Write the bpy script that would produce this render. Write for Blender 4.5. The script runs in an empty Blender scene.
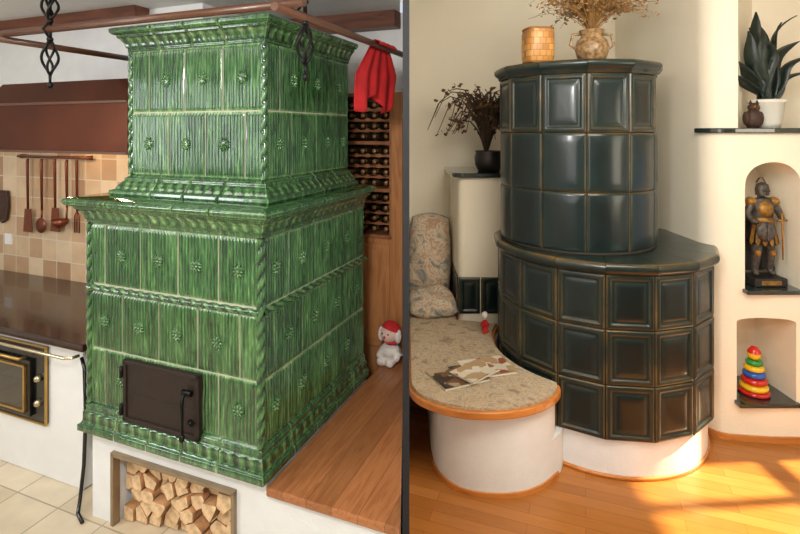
import bpy, bmesh, math, random
from mathutils import Vector, Matrix, noise
random.seed(7)
scene=bpy.context.scene
col=scene.collection
pi=math.pi
def T(x,y,z): return Matrix.Translation((x,y,z))
def RZ(a): return Matrix.Rotation(a,4,'Z')
def RX(a): return Matrix.Rotation(a,4,'X')
def RY(a): return Matrix.Rotation(a,4,'Y')
ANG=math.atan2(-.366,.9306)
FL=T(-.556,2.05,0)@RZ(ANG)      # kitchen frame: x to the right along stove front, y deep
FR=Matrix.Identity(4)           # living room frame
ORG={}

# ------------------------------------------------------------ materials
def base(name):
    m=bpy.data.materials.new(name); m.use_nodes=True
    nt=m.node_tree; return m,nt,nt.nodes['Principled BSDF']
def N(nt,t,**k):
    n=nt.nodes.new(t)
    for a,b in k.items():
        if a in n.inputs: n.inputs[a].default_value=b
        else: setattr(n,a,b)
    return n
def c4(c): return (c[0],c[1],c[2],1)
def srgb(r,g,b):
    f=lambda x:((x/255+.055)/1.055)**2.4 if x/255>.04045 else x/255/12.92
    return (f(r),f(g),f(b))
def ramp(nt,src,stops,interp='LINEAR'):
    r=nt.nodes.new('ShaderNodeValToRGB'); r.color_ramp.interpolation=interp
    e=r.color_ramp.elements
    while len(e)<len(stops): e.new(.5)
    for el,(p,c) in zip(e,stops): el.position=p; el.color=c4(c)
    nt.links.new(src,r.inputs[0]); return r.outputs[0]
def bump(nt,src,b,strength,dist=.01,prev=None):
    n=nt.nodes.new('ShaderNodeBump'); n.inputs['Strength'].default_value=strength
    n.inputs['Distance'].default_value=dist
    nt.links.new(src,n.inputs['Height']); nt.links.new(n.outputs[0],b.inputs['Normal']); return n
def coords(nt,scale=(1,1,1),rot=(0,0,0)):
    tc=nt.nodes.new('ShaderNodeTexCoord'); mp=nt.nodes.new('ShaderNodeMapping')
    mp.inputs['Scale'].default_value=scale; mp.inputs['Rotation'].default_value=rot
    nt.links.new(tc.outputs['Object'],mp.inputs[0]); return mp.outputs[0]
def simple(name,c,rough=.5,metal=0,var=.12,scale=12,bmp=0,bscale=60,coat=0,spec=.5):
    m,nt,b=base(name)
    co=coords(nt); nz=N(nt,'ShaderNodeTexNoise',Scale=scale,Detail=4.0); nt.links.new(co,nz.inputs['Vector'])
    lo=tuple(x*(1-var) for x in c); hi=tuple(min(1,x*(1+var)) for x in c)
    nt.links.new(ramp(nt,nz.outputs[0],[(.3,lo),(.7,hi)]),b.inputs['Base Color'])
    b.inputs['Roughness'].default_value=rough; b.inputs['Metallic'].default_value=metal
    b.inputs['Coat Weight'].default_value=coat; b.inputs['Specular IOR Level'].default_value=spec
    if bmp:
        n2=N(nt,'ShaderNodeTexNoise',Scale=bscale,Detail=3.0); nt.links.new(co,n2.inputs['Vector'])
        bump(nt,n2.outputs[0],b,bmp)
    return m
def wood(name,c1,c2,axis='y',rough=.4,scale=6,plank=0):
    m,nt,b=base(name)
    s={'x':(.12,1,1),'y':(1,.07,1),'z':(1,1,.1)}[axis]
    co=coords(nt,tuple(k*scale for k in s))
    nz=N(nt,'ShaderNodeTexNoise',Scale=3.0,Detail=8.0,Distortion=.5); nt.links.new(co,nz.inputs['Vector'])
    out=ramp(nt,nz.outputs[0],[(.3,c1),(.5,c2),(.62,c1),(.75,c2)])
    if plank:
        tc=coords(nt); sp=nt.nodes.new('ShaderNodeSeparateXYZ'); nt.links.new(tc,sp.inputs[0])
        src={'x':1,'y':0,'z':0}[axis]
        dv=N(nt,'ShaderNodeMath',operation='DIVIDE'); dv.inputs[1].default_value=plank; nt.links.new(sp.outputs[src],dv.inputs[0])
        fl=N(nt,'ShaderNodeMath',operation='FLOOR'); nt.links.new(dv.outputs[0],fl.inputs[0])
        wn=N(nt,'ShaderNodeTexWhiteNoise'); wn.noise_dimensions='1D'; nt.links.new(fl.outputs[0],wn.inputs['W'])
        mr=N(nt,'ShaderNodeMapRange'); mr.inputs['To Min'].default_value=.8; mr.inputs['To Max'].default_value=1.12
        nt.links.new(wn.outputs[0],mr.inputs[0])
        fr=N(nt,'ShaderNodeMath',operation='FRACT'); nt.links.new(dv.outputs[0],fr.inputs[0])
        gt=N(nt,'ShaderNodeMath',operation='GREATER_THAN'); gt.inputs[1].default_value=.02; nt.links.new(fr.outputs[0],gt.inputs[0])
        g2=N(nt,'ShaderNodeMath',operation='MULTIPLY_ADD'); g2.inputs[1].default_value=.55; g2.inputs[2].default_value=.45; nt.links.new(gt.outputs[0],g2.inputs[0])
        mm=N(nt,'ShaderNodeMath',operation='MULTIPLY'); nt.links.new(mr.outputs[0],mm.inputs[0]); nt.links.new(g2.outputs[0],mm.inputs[1])
        mx=nt.nodes.new('ShaderNodeVectorMath'); mx.operation='SCALE'
        nt.links.new(out,mx.inputs[0]); nt.links.new(mm.outputs[0],mx.inputs['Scale']); out=mx.outputs[0]
    nt.links.new(out,b.inputs['Base Color']); b.inputs['Roughness'].default_value=rough
    bump(nt,nz.outputs[0],b,.06)
    return m
def bricks(name,bw,rh,cols,mortar,msize,rough,plane='xy',offset=0,rot=0,bmp=.3,grain=None,sat=0):
    m,nt,b=base(name)
    co=coords(nt,(1,1,1),(0,0,rot))
    if plane=='xz':
        sp=nt.nodes.new('ShaderNodeSeparateXYZ'); cb=nt.nodes.new('ShaderNodeCombineXYZ')
        nt.links.new(co,sp.inputs[0]); nt.links.new(sp.outputs[0],cb.inputs[0]); nt.links.new(sp.outputs[2],cb.inputs[1]); co=cb.outputs[0]
    br=nt.nodes.new('ShaderNodeTexBrick'); br.offset=offset
    br.inputs['Color1'].default_value=(0,0,0,1); br.inputs['Color2'].default_value=(1,1,1,1); br.inputs['Mortar'].default_value=(0,0,0,1)
    br.inputs['Scale'].default_value=1; br.inputs['Mortar Size'].default_value=msize; br.inputs['Mortar Smooth'].default_value=.1
    br.inputs['Brick Width'].default_value=bw; br.inputs['Row Height'].default_value=rh
    nt.links.new(co,br.inputs['Vector'])
    k=len(cols)
    c=ramp(nt,br.outputs['Color'],[(i/max(1,k-1),x) for i,x in enumerate(cols)])
    if grain:
        mp=nt.nodes.new('ShaderNodeMapping'); mp.inputs['Scale'].default_value=grain; nt.links.new(co,mp.inputs[0])
        nz=N(nt,'ShaderNodeTexNoise',Scale=4.0,Detail=5.0); nt.links.new(mp.outputs[0],nz.inputs['Vector'])
    else:
        nz=N(nt,'ShaderNodeTexNoise',Scale=9.0,Detail=5.0); nt.links.new(co,nz.inputs['Vector'])
    mr=N(nt,'ShaderNodeMapRange'); mr.inputs['To Min'].default_value=.8; mr.inputs['To Max'].default_value=1.18
    nt.links.new(nz.outputs[0],mr.inputs[0])
    mx=nt.nodes.new('ShaderNodeVectorMath'); mx.operation='SCALE'; nt.links.new(c,mx.inputs[0]); nt.links.new(mr.outputs[0],mx.inputs['Scale'])
    mi=nt.nodes.new('ShaderNodeMix'); mi.data_type='RGBA'
    nt.links.new(br.outputs['Fac'],mi.inputs['Factor']); nt.links.new(mx.outputs[0],mi.inputs['A']); mi.inputs['B'].default_value=c4(mortar)
    nt.links.new(mi.outputs['Result'],b.inputs['Base Color']); b.inputs['Roughness'].default_value=rough
    inv=N(nt,'ShaderNodeMath',operation='SUBTRACT'); inv.inputs[0].default_value=1; nt.links.new(br.outputs['Fac'],inv.inputs[1])
    bump(nt,inv.outputs[0],b,bmp,.003)
    return m
def glaze(name,stops,rough,vscale,coat=.6,bs=.25,noise_amt=.35,rnd=.25,nscale=1.0,spec=.5,fine=0,crough=.05):
    m,nt,b=base(name)
    at=nt.nodes.new('ShaderNodeAttribute'); at.attribute_name='rel'
    sp=nt.nodes.new('ShaderNodeSeparateColor'); nt.links.new(at.outputs['Color'],sp.inputs[0])
    co=coords(nt,vscale); nz=N(nt,'ShaderNodeTexNoise',Scale=nscale,Detail=5.0); nt.links.new(co,nz.inputs['Vector'])
    a=N(nt,'ShaderNodeMath',operation='SUBTRACT'); nt.links.new(nz.outputs[0],a.inputs[0]); a.inputs[1].default_value=.5
    m2=N(nt,'ShaderNodeMath',operation='MULTIPLY_ADD'); nt.links.new(a.outputs[0],m2.inputs[0]); m2.inputs[1].default_value=noise_amt*2
    nt.links.new(sp.outputs[0],m2.inputs[2])
    m3=N(nt,'ShaderNodeMath',operation='MULTIPLY_ADD'); nt.links.new(sp.outputs[1],m3.inputs[0]); m3.inputs[1].default_value=rnd; nt.links.new(m2.outputs[0],m3.inputs[2])
    src=m3.outputs[0]
    if fine:
        nf=N(nt,'ShaderNodeTexNoise',Scale=4.0,Detail=3.0); nt.links.new(co,nf.inputs['Vector'])
        af=N(nt,'ShaderNodeMath',operation='SUBTRACT'); nt.links.new(nf.outputs[0],af.inputs[0]); af.inputs[1].default_value=.5
        mf=N(nt,'ShaderNodeMath',operation='MULTIPLY_ADD'); nt.links.new(af.outputs[0],mf.inputs[0]); mf.inputs[1].default_value=fine*2; nt.links.new(src,mf.inputs[2]); src=mf.outputs[0]
    nt.links.new(ramp(nt,src,stops),b.inputs['Base Color'])
    b.inputs['Roughness'].default_value=rough; b.inputs['Coat Weight'].default_value=coat; b.inputs['Coat Roughness'].default_value=crough
    b.inputs['Specular IOR Level'].default_value=spec
    n2=N(nt,'ShaderNodeTexNoise',Scale=30.0,Detail=2.0); nt.links.new(coords(nt),n2.inputs['Vector'])
    bump(nt,n2.outputs[0],b,bs,.004)
    return m
M={}
M['green']=glaze('green_glaze',[(.0,srgb(16,38,20)),(.25,srgb(32,68,34)),(.48,srgb(58,102,54)),(.7,srgb(98,138,82)),(.88,srgb(150,174,122)),(1,srgb(194,202,164))],.18,(34,34,5),coat=.8,noise_amt=.42,rnd=.12,fine=.28)
M['dark']=glaze('dark_glaze',[(.0,srgb(7,22,23)),(.35,srgb(13,33,34)),(.6,srgb(30,42,36)),(.8,srgb(72,60,36)),(1,srgb(120,92,50))],.3,(6,6,6),coat=.3,bs=.15,noise_amt=.36,rnd=.1,spec=.35,crough=.14)
M['grout']=simple('grout_pale',srgb(196,194,168),.9)
M['groutd']=simple('grout_dark',srgb(34,30,24),.8)
M['plaster']=simple('plaster_white',srgb(226,226,224),.85,var=.03,bmp=.12,bscale=80)
M['cream']=simple('plaster_cream',srgb(240,231,210),.9,var=.02,scale=3,bmp=.12,bscale=60)
M['ceil']=simple('ceiling_white',srgb(215,213,208),.9,var=.03)
M['ktile']=bricks('kitchen_wall_tile',.15,.15,[srgb(158,124,94),srgb(182,148,114),srgb(194,164,130),srgb(202,176,144),srgb(212,190,160)],srgb(204,190,166),.004,.25,'xz')
M['kfloor']=bricks('kitchen_floor_tile',.3,.3,[srgb(206,190,162),srgb(216,202,176),srgb(198,180,150)],srgb(160,148,126),.004,.3)
M['parq']=bricks('parquet',.7,.07,[srgb(156,94,40),srgb(178,114,52),srgb(164,102,44),srgb(188,124,62)],srgb(112,66,30),.001,.28,'xy',.37,rot=.35,bmp=.1,grain=(1.5,14,1))
M['bwood']=wood('bench_wood',srgb(150,92,54),srgb(172,112,68),'y',.3,17,plank=.11)
M['owood']=wood('orange_wood',srgb(180,108,46),srgb(202,130,62),'x',.35,5)
M['rwood']=wood('rack_wood',srgb(128,78,48),srgb(156,102,66),'z',.45,6)
M['cabw']=wood('cabinet_wood',srgb(156,98,56),srgb(182,124,76),'z',.4,6)
M['beam']=wood('beam_wood',srgb(84,46,28),srgb(112,64,42),'x',.5,5)
M['rod']=simple('rod_brown',srgb(84,50,30),.4,.0,coat=.1)
M['iron']=simple('wrought_iron',srgb(30,28,27),.4,.7)
M['door']=simple('fire_door_iron',srgb(44,32,25),.6,.3,bmp=.1)
M['steel']=simple('brushed_steel',srgb(196,184,154),.25,.9)
M['brass']=simple('brass_trim',srgb(190,154,90),.3,.85)
M['steeld']=simple('frame_metal',srgb(150,132,108),.35,.6)
M['copper']=simple('hood_copper',srgb(94,50,33),.25,.75,var=.3,scale=2.5)
M['top']=simple('cooktop_brown',srgb(50,30,22),.22,.2,coat=.4)
M['black']=simple('black_enamel',srgb(16,15,15),.2,.1,coat=.4)
M['glass']=simple('oven_glass',srgb(40,36,32),.08,.2,coat=1)
M['enamel']=simple('white_enamel',srgb(226,226,224),.25,var=.02)
M['uten']=simple('utensil_brown',srgb(112,56,34),.3,.4)
M['logend']=simple('log_end_grain',srgb(216,182,140),.8,var=.3,scale=30,bmp=.3)
M['logside']=simple('log_bark',srgb(170,126,84),.9,var=.4,scale=20,bmp=.5)
M['red']=simple('red_cloth',srgb(176,22,24),.85,var=.2,bmp=.2,bscale=150)
M['plushw']=simple('plush_white',srgb(230,220,212),.95,bmp=.8,bscale=90)
M['plushp']=simple('plush_pink',srgb(226,190,174),.9,bmp=.4,bscale=90)
M['plushr']=simple('plush_red',srgb(190,34,36),.9,bmp=.6,bscale=90)
M['bottle']=simple('bottle_glass',srgb(50,40,26),.15,.0,coat=.6)
M['foil']=simple('bottle_foil',srgb(150,114,74),.4,.3)
M['slab']=simple('slab_glaze',srgb(34,46,44),.15,coat=.8)
M['leafd']=simple('leaf_dark',srgb(26,40,34),.4,var=.5,scale=30)
M['potw']=simple('pot_white',srgb(220,218,208),.3,var=.03)
M['soil']=simple('soil',srgb(50,36,26),.95,bmp=.5)
M['brown']=simple('carved_brown',srgb(58,36,24),.6,var=.3,scale=40,bmp=.3)
M['potd']=simple('pot_dark',srgb(34,28,26),.4,var=.2)
M['gold']=simple('gold_paint',srgb(146,104,40),.5,.35,var=.5,scale=45)
M['fblack']=simple('figure_black',srgb(32,28,27),.5,var=.2)
M['silver']=simple('silver_paint',srgb(80,74,68),.5,.35,var=.5,scale=50)
M['dryl']=simple('dry_leaf',srgb(84,60,30),.8,var=.6,scale=40)
M['twig']=simple('dry_twig',srgb(56,40,24),.8,var=.3)
M['straw']=simple('dry_straw',srgb(146,108,60),.85,var=.4)
M['vase']=simple('speckled_vase',srgb(140,110,74),.4,var=.7,scale=45)
M['lantf']=simple('lantern_frame',srgb(130,86,40),.5)
M['char']=simple('charcoal_trim',srgb(20,20,22),.8)
M['lant']=bricks('lantern_amber',.036,.036,[srgb(176,120,54),srgb(196,144,72),srgb(160,104,46),srgb(206,158,88)],srgb(140,92,42),.002,.35,'xz',.5)
for n_,c_ in [('tr',(200,30,24)),('ty',(236,190,30)),('tg',(40,140,60)),('tb',(30,90,180)),('to',(230,110,30))]:
    M[n_]=simple('toy_'+n_,srgb(*c_),.25,var=.03,coat=.4)
def fabric(nm,cols,sc,dist=1.8):
    m,nt,b=base(nm)
    co=coords(nt); nz=N(nt,'ShaderNodeTexNoise',Scale=sc,Detail=5.0,Distortion=dist); nt.links.new(co,nz.inputs['Vector'])
    ps=[.34,.42,.48,.53,.58,.66,.74]
    c=ramp(nt,nz.outputs[0],[(p,srgb(*q)) for p,q in zip(ps,cols)])
    nt.links.new(c,b.inputs['Base Color']); b.inputs['Roughness'].default_value=.95
    n2=N(nt,'ShaderNodeTexNoise',Scale=220.0); nt.links.new(co,n2.inputs['Vector']); bump(nt,n2.outputs[0],b,.3); return m
M['fabric']=fabric('woven_fabric',[(146,128,106),(178,158,130),(194,174,146),(166,142,114),(196,178,150),(154,144,128),(180,150,122)],13,1.1)
M['fabricc']=fabric('floral_fabric',[(126,128,128),(190,174,150),(214,198,174),(182,140,110),(212,196,172),(144,142,136),(184,136,108)],8,1.2)
def cover(name,cols,sc):
    m,nt,b=base(name)
    co=coords(nt); v=N(nt,'ShaderNodeTexVoronoi',Scale=sc); v.distance='CHEBYCHEV'; nt.links.new(co,v.inputs['Vector'])
    sp=nt.nodes.new('ShaderNodeSeparateColor'); nt.links.new(v.outputs['Color'],sp.inputs[0])
    nt.links.new(ramp(nt,sp.outputs[0],[(i/(len(cols)-1),c) for i,c in enumerate(cols)],'CONSTANT'),b.inputs['Base Color'])
    b.inputs['Roughness'].default_value=.3; return m
M['cov1']=cover('magazine_cover_dark',[srgb(60,44,36),srgb(110,80,56),srgb(170,150,124),srgb(44,38,34),srgb(84,56,42)],17)
M['cov2']=cover('magazine_cover_light',[srgb(216,206,186),srgb(180,150,110),srgb(222,214,200),srgb(150,80,60),srgb(200,190,170)],15)
M['paper']=simple('paper',srgb(224,216,198),.7,var=.03)

# ------------------------------------------------------------ mesh builder
class MB:
    def __init__(s): s.v=[];s.f=[];s.m=[];s.c=[];s.s=[]
    def add(s,vs,fs,mi=0,sm=False,cs=None,X=None):
        b=len(s.v)
        for p in vs:
            p=Vector(p)
            s.v.append(X@p if X is not None else p)
        s.c+= cs if cs else [(.4,.3,0,1)]*len(vs)
        for f in fs: s.f.append([b+i for i in f]); s.m.append(mi); s.s.append(sm)
        return s
    def box(s,x0,x1,y0,y1,z0,z1,mi=0,X=None):
        vs=[(x,y,z) for z in (z0,z1) for y in (y0,y1) for x in (x0,x1)]
        return s.add(vs,[(0,2,3,1),(4,5,7,6),(0,1,5,4),(2,6,7,3),(0,4,6,2),(1,3,7,5)],mi,False,None,X)
    def grid(s,nu,nv,fn,mi=0,sm=True,cu=False,X=None):
        vs=[];cs=[]
        for j in range(nv+1):
            for i in range(nu if cu else nu+1):
                r=fn(i,j)
                if len(r)==2 and not isinstance(r,Vector): vs.append(r[0]); cs.append(r[1])
                else: vs.append(r); cs.append((.4,.3,0,1))
        w=nu if cu else nu+1; fs=[]
        for j in range(nv):
            for i in range(nu):
                a=j*w+i; b=j*w+(i+1)%w; fs.append((a,b,b+w,a+w))
        return s.add(vs,fs,mi,sm,cs,X)
    def lathe(s,prof,n=32,c=(0,0,0),mi=0,sm=True,X=None,a0=0):
        def fn(i,j):
            a=a0+2*pi*i/n; r,z=prof[j]; return Vector((c[0]+r*math.cos(a),c[1]+r*math.sin(a),c[2]+z))
        return s.grid(n,len(prof)-1,fn,mi,sm,True,X)
    def ell(s,c,r,n=16,m=10,mi=0,X=None):
        def fn(i,j):
            a=2*pi*i/n; b=-pi/2+pi*j/m
            return Vector((c[0]+r[0]*math.cos(a)*math.cos(b),c[1]+r[1]*math.sin(a)*math.cos(b),c[2]+r[2]*math.sin(b)))
        return s.grid(n,m,fn,mi,True,True,X)
    def tube(s,pts,r,n=8,mi=0,X=None,cap=True):
        pts=[Vector(p) for p in pts]; k=len(pts)
        rr=r if isinstance(r,(list,tuple)) else [r]*k
        t0=(pts[1]-pts[0]).normalized(); up=Vector((0,0,1)) if abs(t0.z)<.9 else Vector((1,0,0))
        nrm=t0.cross(up).normalized(); fr=[]
        for i in range(k):
            t=(pts[min(i+1,k-1)]-pts[max(i-1,0)]).normalized()
            nrm=(nrm-t*nrm.dot(t)).normalized(); fr.append((nrm.copy(),t.cross(nrm)))
        def fn(i,j):
            a=2*pi*i/n; return pts[j]+(fr[j][0]*math.cos(a)+fr[j][1]*math.sin(a))*rr[j]
        s.grid(n,k-1,fn,mi,True,True,X)
        if cap:
            b=len(s.v)
            s.f.append([b-n+i for i in range(n)]); s.m.append(mi); s.s.append(False)
            b0=b-n*k
            s.f.append([b0+n-1-i for i in range(n)]); s.m.append(mi); s.s.append(False)
        return s
    def prism(s,poly,z0,z1,mi=0,mtop=None,X=None,sm=False):
        n=len(poly); vs=[(p[0],p[1],z0) for p in poly]+[(p[0],p[1],z1) for p in poly]
        s.add(vs,[[i,(i+1)%n,n+(i+1)%n,n+i] for i in range(n)]+[list(range(n))[::-1]],mi,sm,None,X)
        b=len(s.v)-n; s.f.append([b+i for i in range(n)]); s.m.append(mi if mtop is None else mtop); s.s.append(sm)
        return s
def mk(name,mb,mats,frame=FR,org=(0,0,0),parent=None,label=None,cat=None,kind=None,group=None,bevel=0,recalc=True,merge=False,subsurf=0,segs=2,auto=False):
    o_=ORG[parent.name] if parent else Vector(org)
    me=bpy.data.meshes.new(name)
    me.from_pydata([tuple(v-o_) for v in mb.v],[],mb.f)
    for m in mats: me.materials.append(M[m])
    me.polygons.foreach_set('material_index',mb.m); me.polygons.foreach_set('use_smooth',mb.s)
    ca=me.color_attributes.new('rel','FLOAT_COLOR','POINT')
    flat=[x for c in mb.c for x in c]; ca.data.foreach_set('color',flat)
    if recalc or merge:
        bm=bmesh.new(); bm.from_mesh(me)
        if merge: bmesh.ops.remove_doubles(bm,verts=bm.verts,dist=1e-5)
        if recalc: bmesh.ops.recalc_face_normals(bm,faces=bm.faces)
        bm.to_mesh(me); bm.free()
    me.update()
    if auto: me.set_sharp_from_angle(angle=math.radians(40))
    o=bpy.data.objects.new(name,me); col.objects.link(o)
    if bevel:
        b=o.modifiers.new('Bevel','BEVEL'); b.width=bevel; b.segments=segs; b.limit_method='ANGLE'; b.angle_limit=math.radians(40)
    if subsurf:
        b=o.modifiers.new('Sub','SUBSURF'); b.levels=subsurf; b.render_levels=subsurf
    if parent: o.parent=parent
    else: o.matrix_world=frame@Matrix.Translation(o_)
    ORG[o.name]=Vector(o_)
    tag(o,label,cat,kind,group); return o
def tag(o,label=None,cat=None,kind=None,group=None):
    if label: o['label']=label
    if cat: o['category']=cat
    if kind: o['kind']=kind
    if group: o['group']=group
def emp(name,frame,org,label,cat,group=None):
    o=bpy.data.objects.new(name,None); o.empty_display_size=.1; col.objects.link(o)
    o.matrix_world=frame@Matrix.Translation(org); ORG[o.name]=Vector(org); tag(o,label,cat,None,group); return o
def skinfig(name,verts,edges,parent,mat,label=None,sub=2,root=0):
    o_=ORG[parent.name]
    me=bpy.data.meshes.new(name); me.from_pydata([tuple(Vector(v[:3])-o_) for v in verts],edges,[])
    me.materials.append(M[mat]); o=bpy.data.objects.new(name,me); col.objects.link(o); o.parent=parent
    sk=o.modifiers.new('Skin','SKIN'); sk.use_smooth_shade=True
    for i,v in enumerate(verts):
        d=me.skin_vertices[0].data[i]; d.radius=(v[3],v[3]); d.use_root=(i==root)
    s=o.modifiers.new('Sub','SUBSURF'); s.levels=sub; s.render_levels=sub
    ORG[o.name]=o_; tag(o,label); return o
def wall(name,x0,x1,y0,y1,z0,z1,mat,frame=FR):
    mb=MB().box(x0,x1,y0,y1,z0,z1); return mk(name,mb,[mat],frame,kind='structure')

# ------------------------------------------------------------ room shell
mbf=MB().box(-4.1,.01,-1.3,4.7,-.06,0)
Xf=FL.inverted()
mbf.v=[Xf@v for v in mbf.v]
mk('floor',mbf,['kfloor'],FL,kind='structure')
wall('floor.001',.01,3.4,-1.3,4.6,-.06,0,'parq')
wall('ceiling',-4.1,0,-1.3,4.7,2.65,2.75,'ceil')
wall('ceiling.001',0,3.4,-1.3,4.6,3.0,3.1,'ceil')
wall('wall_left',-4.2,-4.0,-1.3,4.7,0,2.65,'plaster')
wall('wall_front',-4.0,3.2,-1.4,-1.2,0,3.0,'plaster')
wall('wall_header',-.02,.02,-1.2,1.28,2.6,3.0,'plaster')
mb=MB().box(-4.2,-1.06,.82,.95,0,1.86,0); mb.box(-4.2,-1.06,.822,.95,1.86,2.65,1)
mk('wall_kitchen',mb,['ktile','plaster'],FL,kind='structure')
wall('wall_return',-1.16,-1.06,.95,1.6,0,2.65,'plaster',FL)
wall('wall_back',-1.06,.02,1.54,1.64,0,2.65,'plaster',FL)
wall('trim_beam',-1.0,.0,1.42,1.53,2.54,2.65,'beam',FL)
wall('trim_beam.001',-3.6,-1.5,.70,.815,2.58,2.65,'beam',FL)
wall('trim_doorpost',.032,.105,1.29,1.33,.42,2.09,'cabw',FL)
def px(y): return .0118*y
mb=MB().prism([(px(1.32)-.006,1.32),(px(1.32)+.006,1.32),(px(4.5)+.006,4.5),(px(4.5)-.006,4.5)],0,3.0)
mk('wall_partition',mb,['plaster'],kind='structure')
mk('trim_partition_edge',MB().box(px(1.3)-.0085,px(1.3)+.0085,1.29,1.32,0,3.0),['char'],kind='structure')
wall('wall_rear',.07,3.2,4.40,4.52,0,3.0,'cream')
WY0,WY1,WZ0,WZ1=1.75,2.98,.40,1.72
mb=MB()
mb.box(3.2,3.32,-1.3,WY0,0,3.0); mb.box(3.2,3.32,WY1,4.4,0,3.0); mb.box(3.2,3.32,WY0,WY1,0,WZ0); mb.box(3.2,3.32,WY0,WY1,WZ1,3.0)
mk('wall_right',mb,['cream'],kind='structure')
mb=MB()
for a in (WY0,WY0+.5,WY0+.86,WY1-.05): mb.box(3.23,3.29,a,a+.06,WZ0,WZ1)
for a in (WZ0,.95,WZ1-.05): mb.box(3.23,3.29,WY0,WY1,a,a+.07)
mk('window_1',mb,['enamel'],kind='structure')

def arcpts(cx,cy,r,a0,a1,n): return [(cx+r*math.cos(math.radians(a0+(a1-a0)*i/n)),cy+r*math.sin(math.radians(a0+(a1-a0)*i/n))) for i in range(n+1)]
front=arcpts(2.01,3.19,.15,180,262,14)+[(2.2,3.015),(2.5,3.01),(2.9,3.03),(3.19,3.05)]
poly=[(1.86,4.395)]+front+[(3.19,4.395)]
colu=mk('wall_niche',MB().prism(poly,0,3.0),['cream'],kind='structure')
def cutter(mb): return mk('cut',mb,['cream'])
cs=[]
def arch(x0,x1,z0,z1,rise,y0,y1):
    n=18; w=(x1-x0)/2; cx=(x0+x1)/2; sp=z1-rise
    pts=[(x0,z0),(x1,z0)]+[(cx+w*math.cos(pi*i/n),sp+rise*max(0,math.sin(pi*i/n))**.8) for i in range(n+1)]
    mb=MB(); k=len(pts)
    mb.add([(p[0],y0,p[1]) for p in pts]+[(p[0],y1,p[1]) for p in pts],[[i,(i+1)%k,k+(i+1)%k,k+i] for i in range(k)]+[list(range(k)),list(range(k,2*k))[::-1]])
    return mb
cs.append(cutter(arch(2.055,2.375,.88,1.66,.16,2.8,3.36)))
cs.append(cutter(arch(2.01,2.345,.215,.735,.035,2.8,3.36)))
cs.append(cutter(MB().prism([(2.0,2.8),(3.3,2.8),(3.3,3.5),(2.42,3.5),(2.02,3.08)],1.83,3.2)))
for c in cs:
    b=colu.modifiers.new('b','BOOLEAN'); b.operation='DIFFERENCE'; b.object=c; b.solver='EXACT'
bpy.context.view_layer.update()
dg=bpy.context.evaluated_depsgraph_get()
nm=bpy.data.meshes.new_from_object(colu.evaluated_get(dg))
colu.modifiers.clear(); colu.data=nm
for p in nm.polygons: p.use_smooth=True
nm.set_sharp_from_angle(angle=math.radians(25))
for c in cs: bpy.data.objects.remove(c)
def offset_path(p,d):
    out=[]
    for i,q in enumerate(p):
        a=Vector(p[max(i-1,0)]);b=Vector(p[min(i+1,len(p)-1)]); t=(b-a).normalized(); out.append((q[0]+t.y*d,q[1]-t.x*d))
    return out
bp=[(1.86,3.6)]+front
mk('baseboard_niche',MB().prism([*offset_path(bp,.014)]+bp[::-1],0,.035),['owood'],kind='structure')

# ============================================================ GREEN STOVE
def rib_tile(mb,P,t,n,w,z0,z1,ros=True):
    g=.003; w2=w-2*g; h=z1-z0-2*g; nu=max(8,int(w2/.0034)); nv=24
    s1=random.uniform(0,6);s2=random.uniform(0,6); rnd=random.random(); off0=random.uniform(0,50)
    def fn(i,j):
        u=i/nu*w2; v=j/nv*h
        e=min(u,w2-u,v,h-v); rm=min(1,e/.006)
        x=u/.0175
        nz=noise.noise(Vector((u*30+off0,v*7,s1)))
        ph=2*pi*x+1.5*nz+.4*math.sin(u*55+s2)
        rg=(.5+.5*math.cos(ph))
        am=.5+.75*noise.noise(Vector((u*75+off0,v*11,s2)))
        am=max(0,min(1,am))
        d=.002+rm*(.003+.0042*rg*(.5+.5*am))
        p=P+t*(g+u)+n*d; rel=.14+.42*rg*(.3+.7*am)*rm+.36*(1-rg)*max(0,.55-am)*2*rm
        if rm<.4: rel=.72
        return (Vector((p.x,p.y,z0+g+v)),(rel,rnd,0,1))
    mb.grid(nu,nv,fn,0,True)
    if ros:
        c=P+t*(w/2); zc=(z0+z1)/2
        Xm=Matrix(((t.x,0,n.x,c.x+n.x*.0085),(t.y,0,n.y,c.y+n.y*.0085),(0,1,0,zc),(0,0,0,1)))
        def dome(cx,cy,rx,ry,rz,rot,cc):
            a0=len(mb.c); mb.ell((0,0,0),(rx,ry,rz),8,5,0,X=Xm@T(cx,cy,0)@RZ(rot))
            for q in range(a0,len(mb.c)): mb.c[q]=cc
        dome(0,0,.027,.027,.004,0,(.2,.4,0,1))
        dome(0,0,.008,.008,.010,0,(.5,.5,0,1))
        for q in range(8):
            a=q*pi/4; dome(.0185*math.cos(a),.0185*math.sin(a),.010,.0052,.008,a,(.5,.5,0,1))
        for q in range(8):
            a=q*pi/4+pi/8; dome(.029*math.cos(a),.029*math.sin(a),.005,.0035,.006,a,(.4,.5,0,1))
def face_tiles(mb,P,Q,z0,z1,pitch,off):
    P=Vector(P);Q=Vector(Q);L=(Q-P).length;t=(Q-P)/L;n=Vector((t.y,-t.x))
    xs=[0];x=off
    while x<L-.03:
        if x>.03: xs.append(x)
        x+=pitch
    xs.append(L)
    for a,b in zip(xs,xs[1:]): rib_tile(mb,P+t*a,t,n,b-a,z0,z1,(b-a)>.12)
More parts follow.
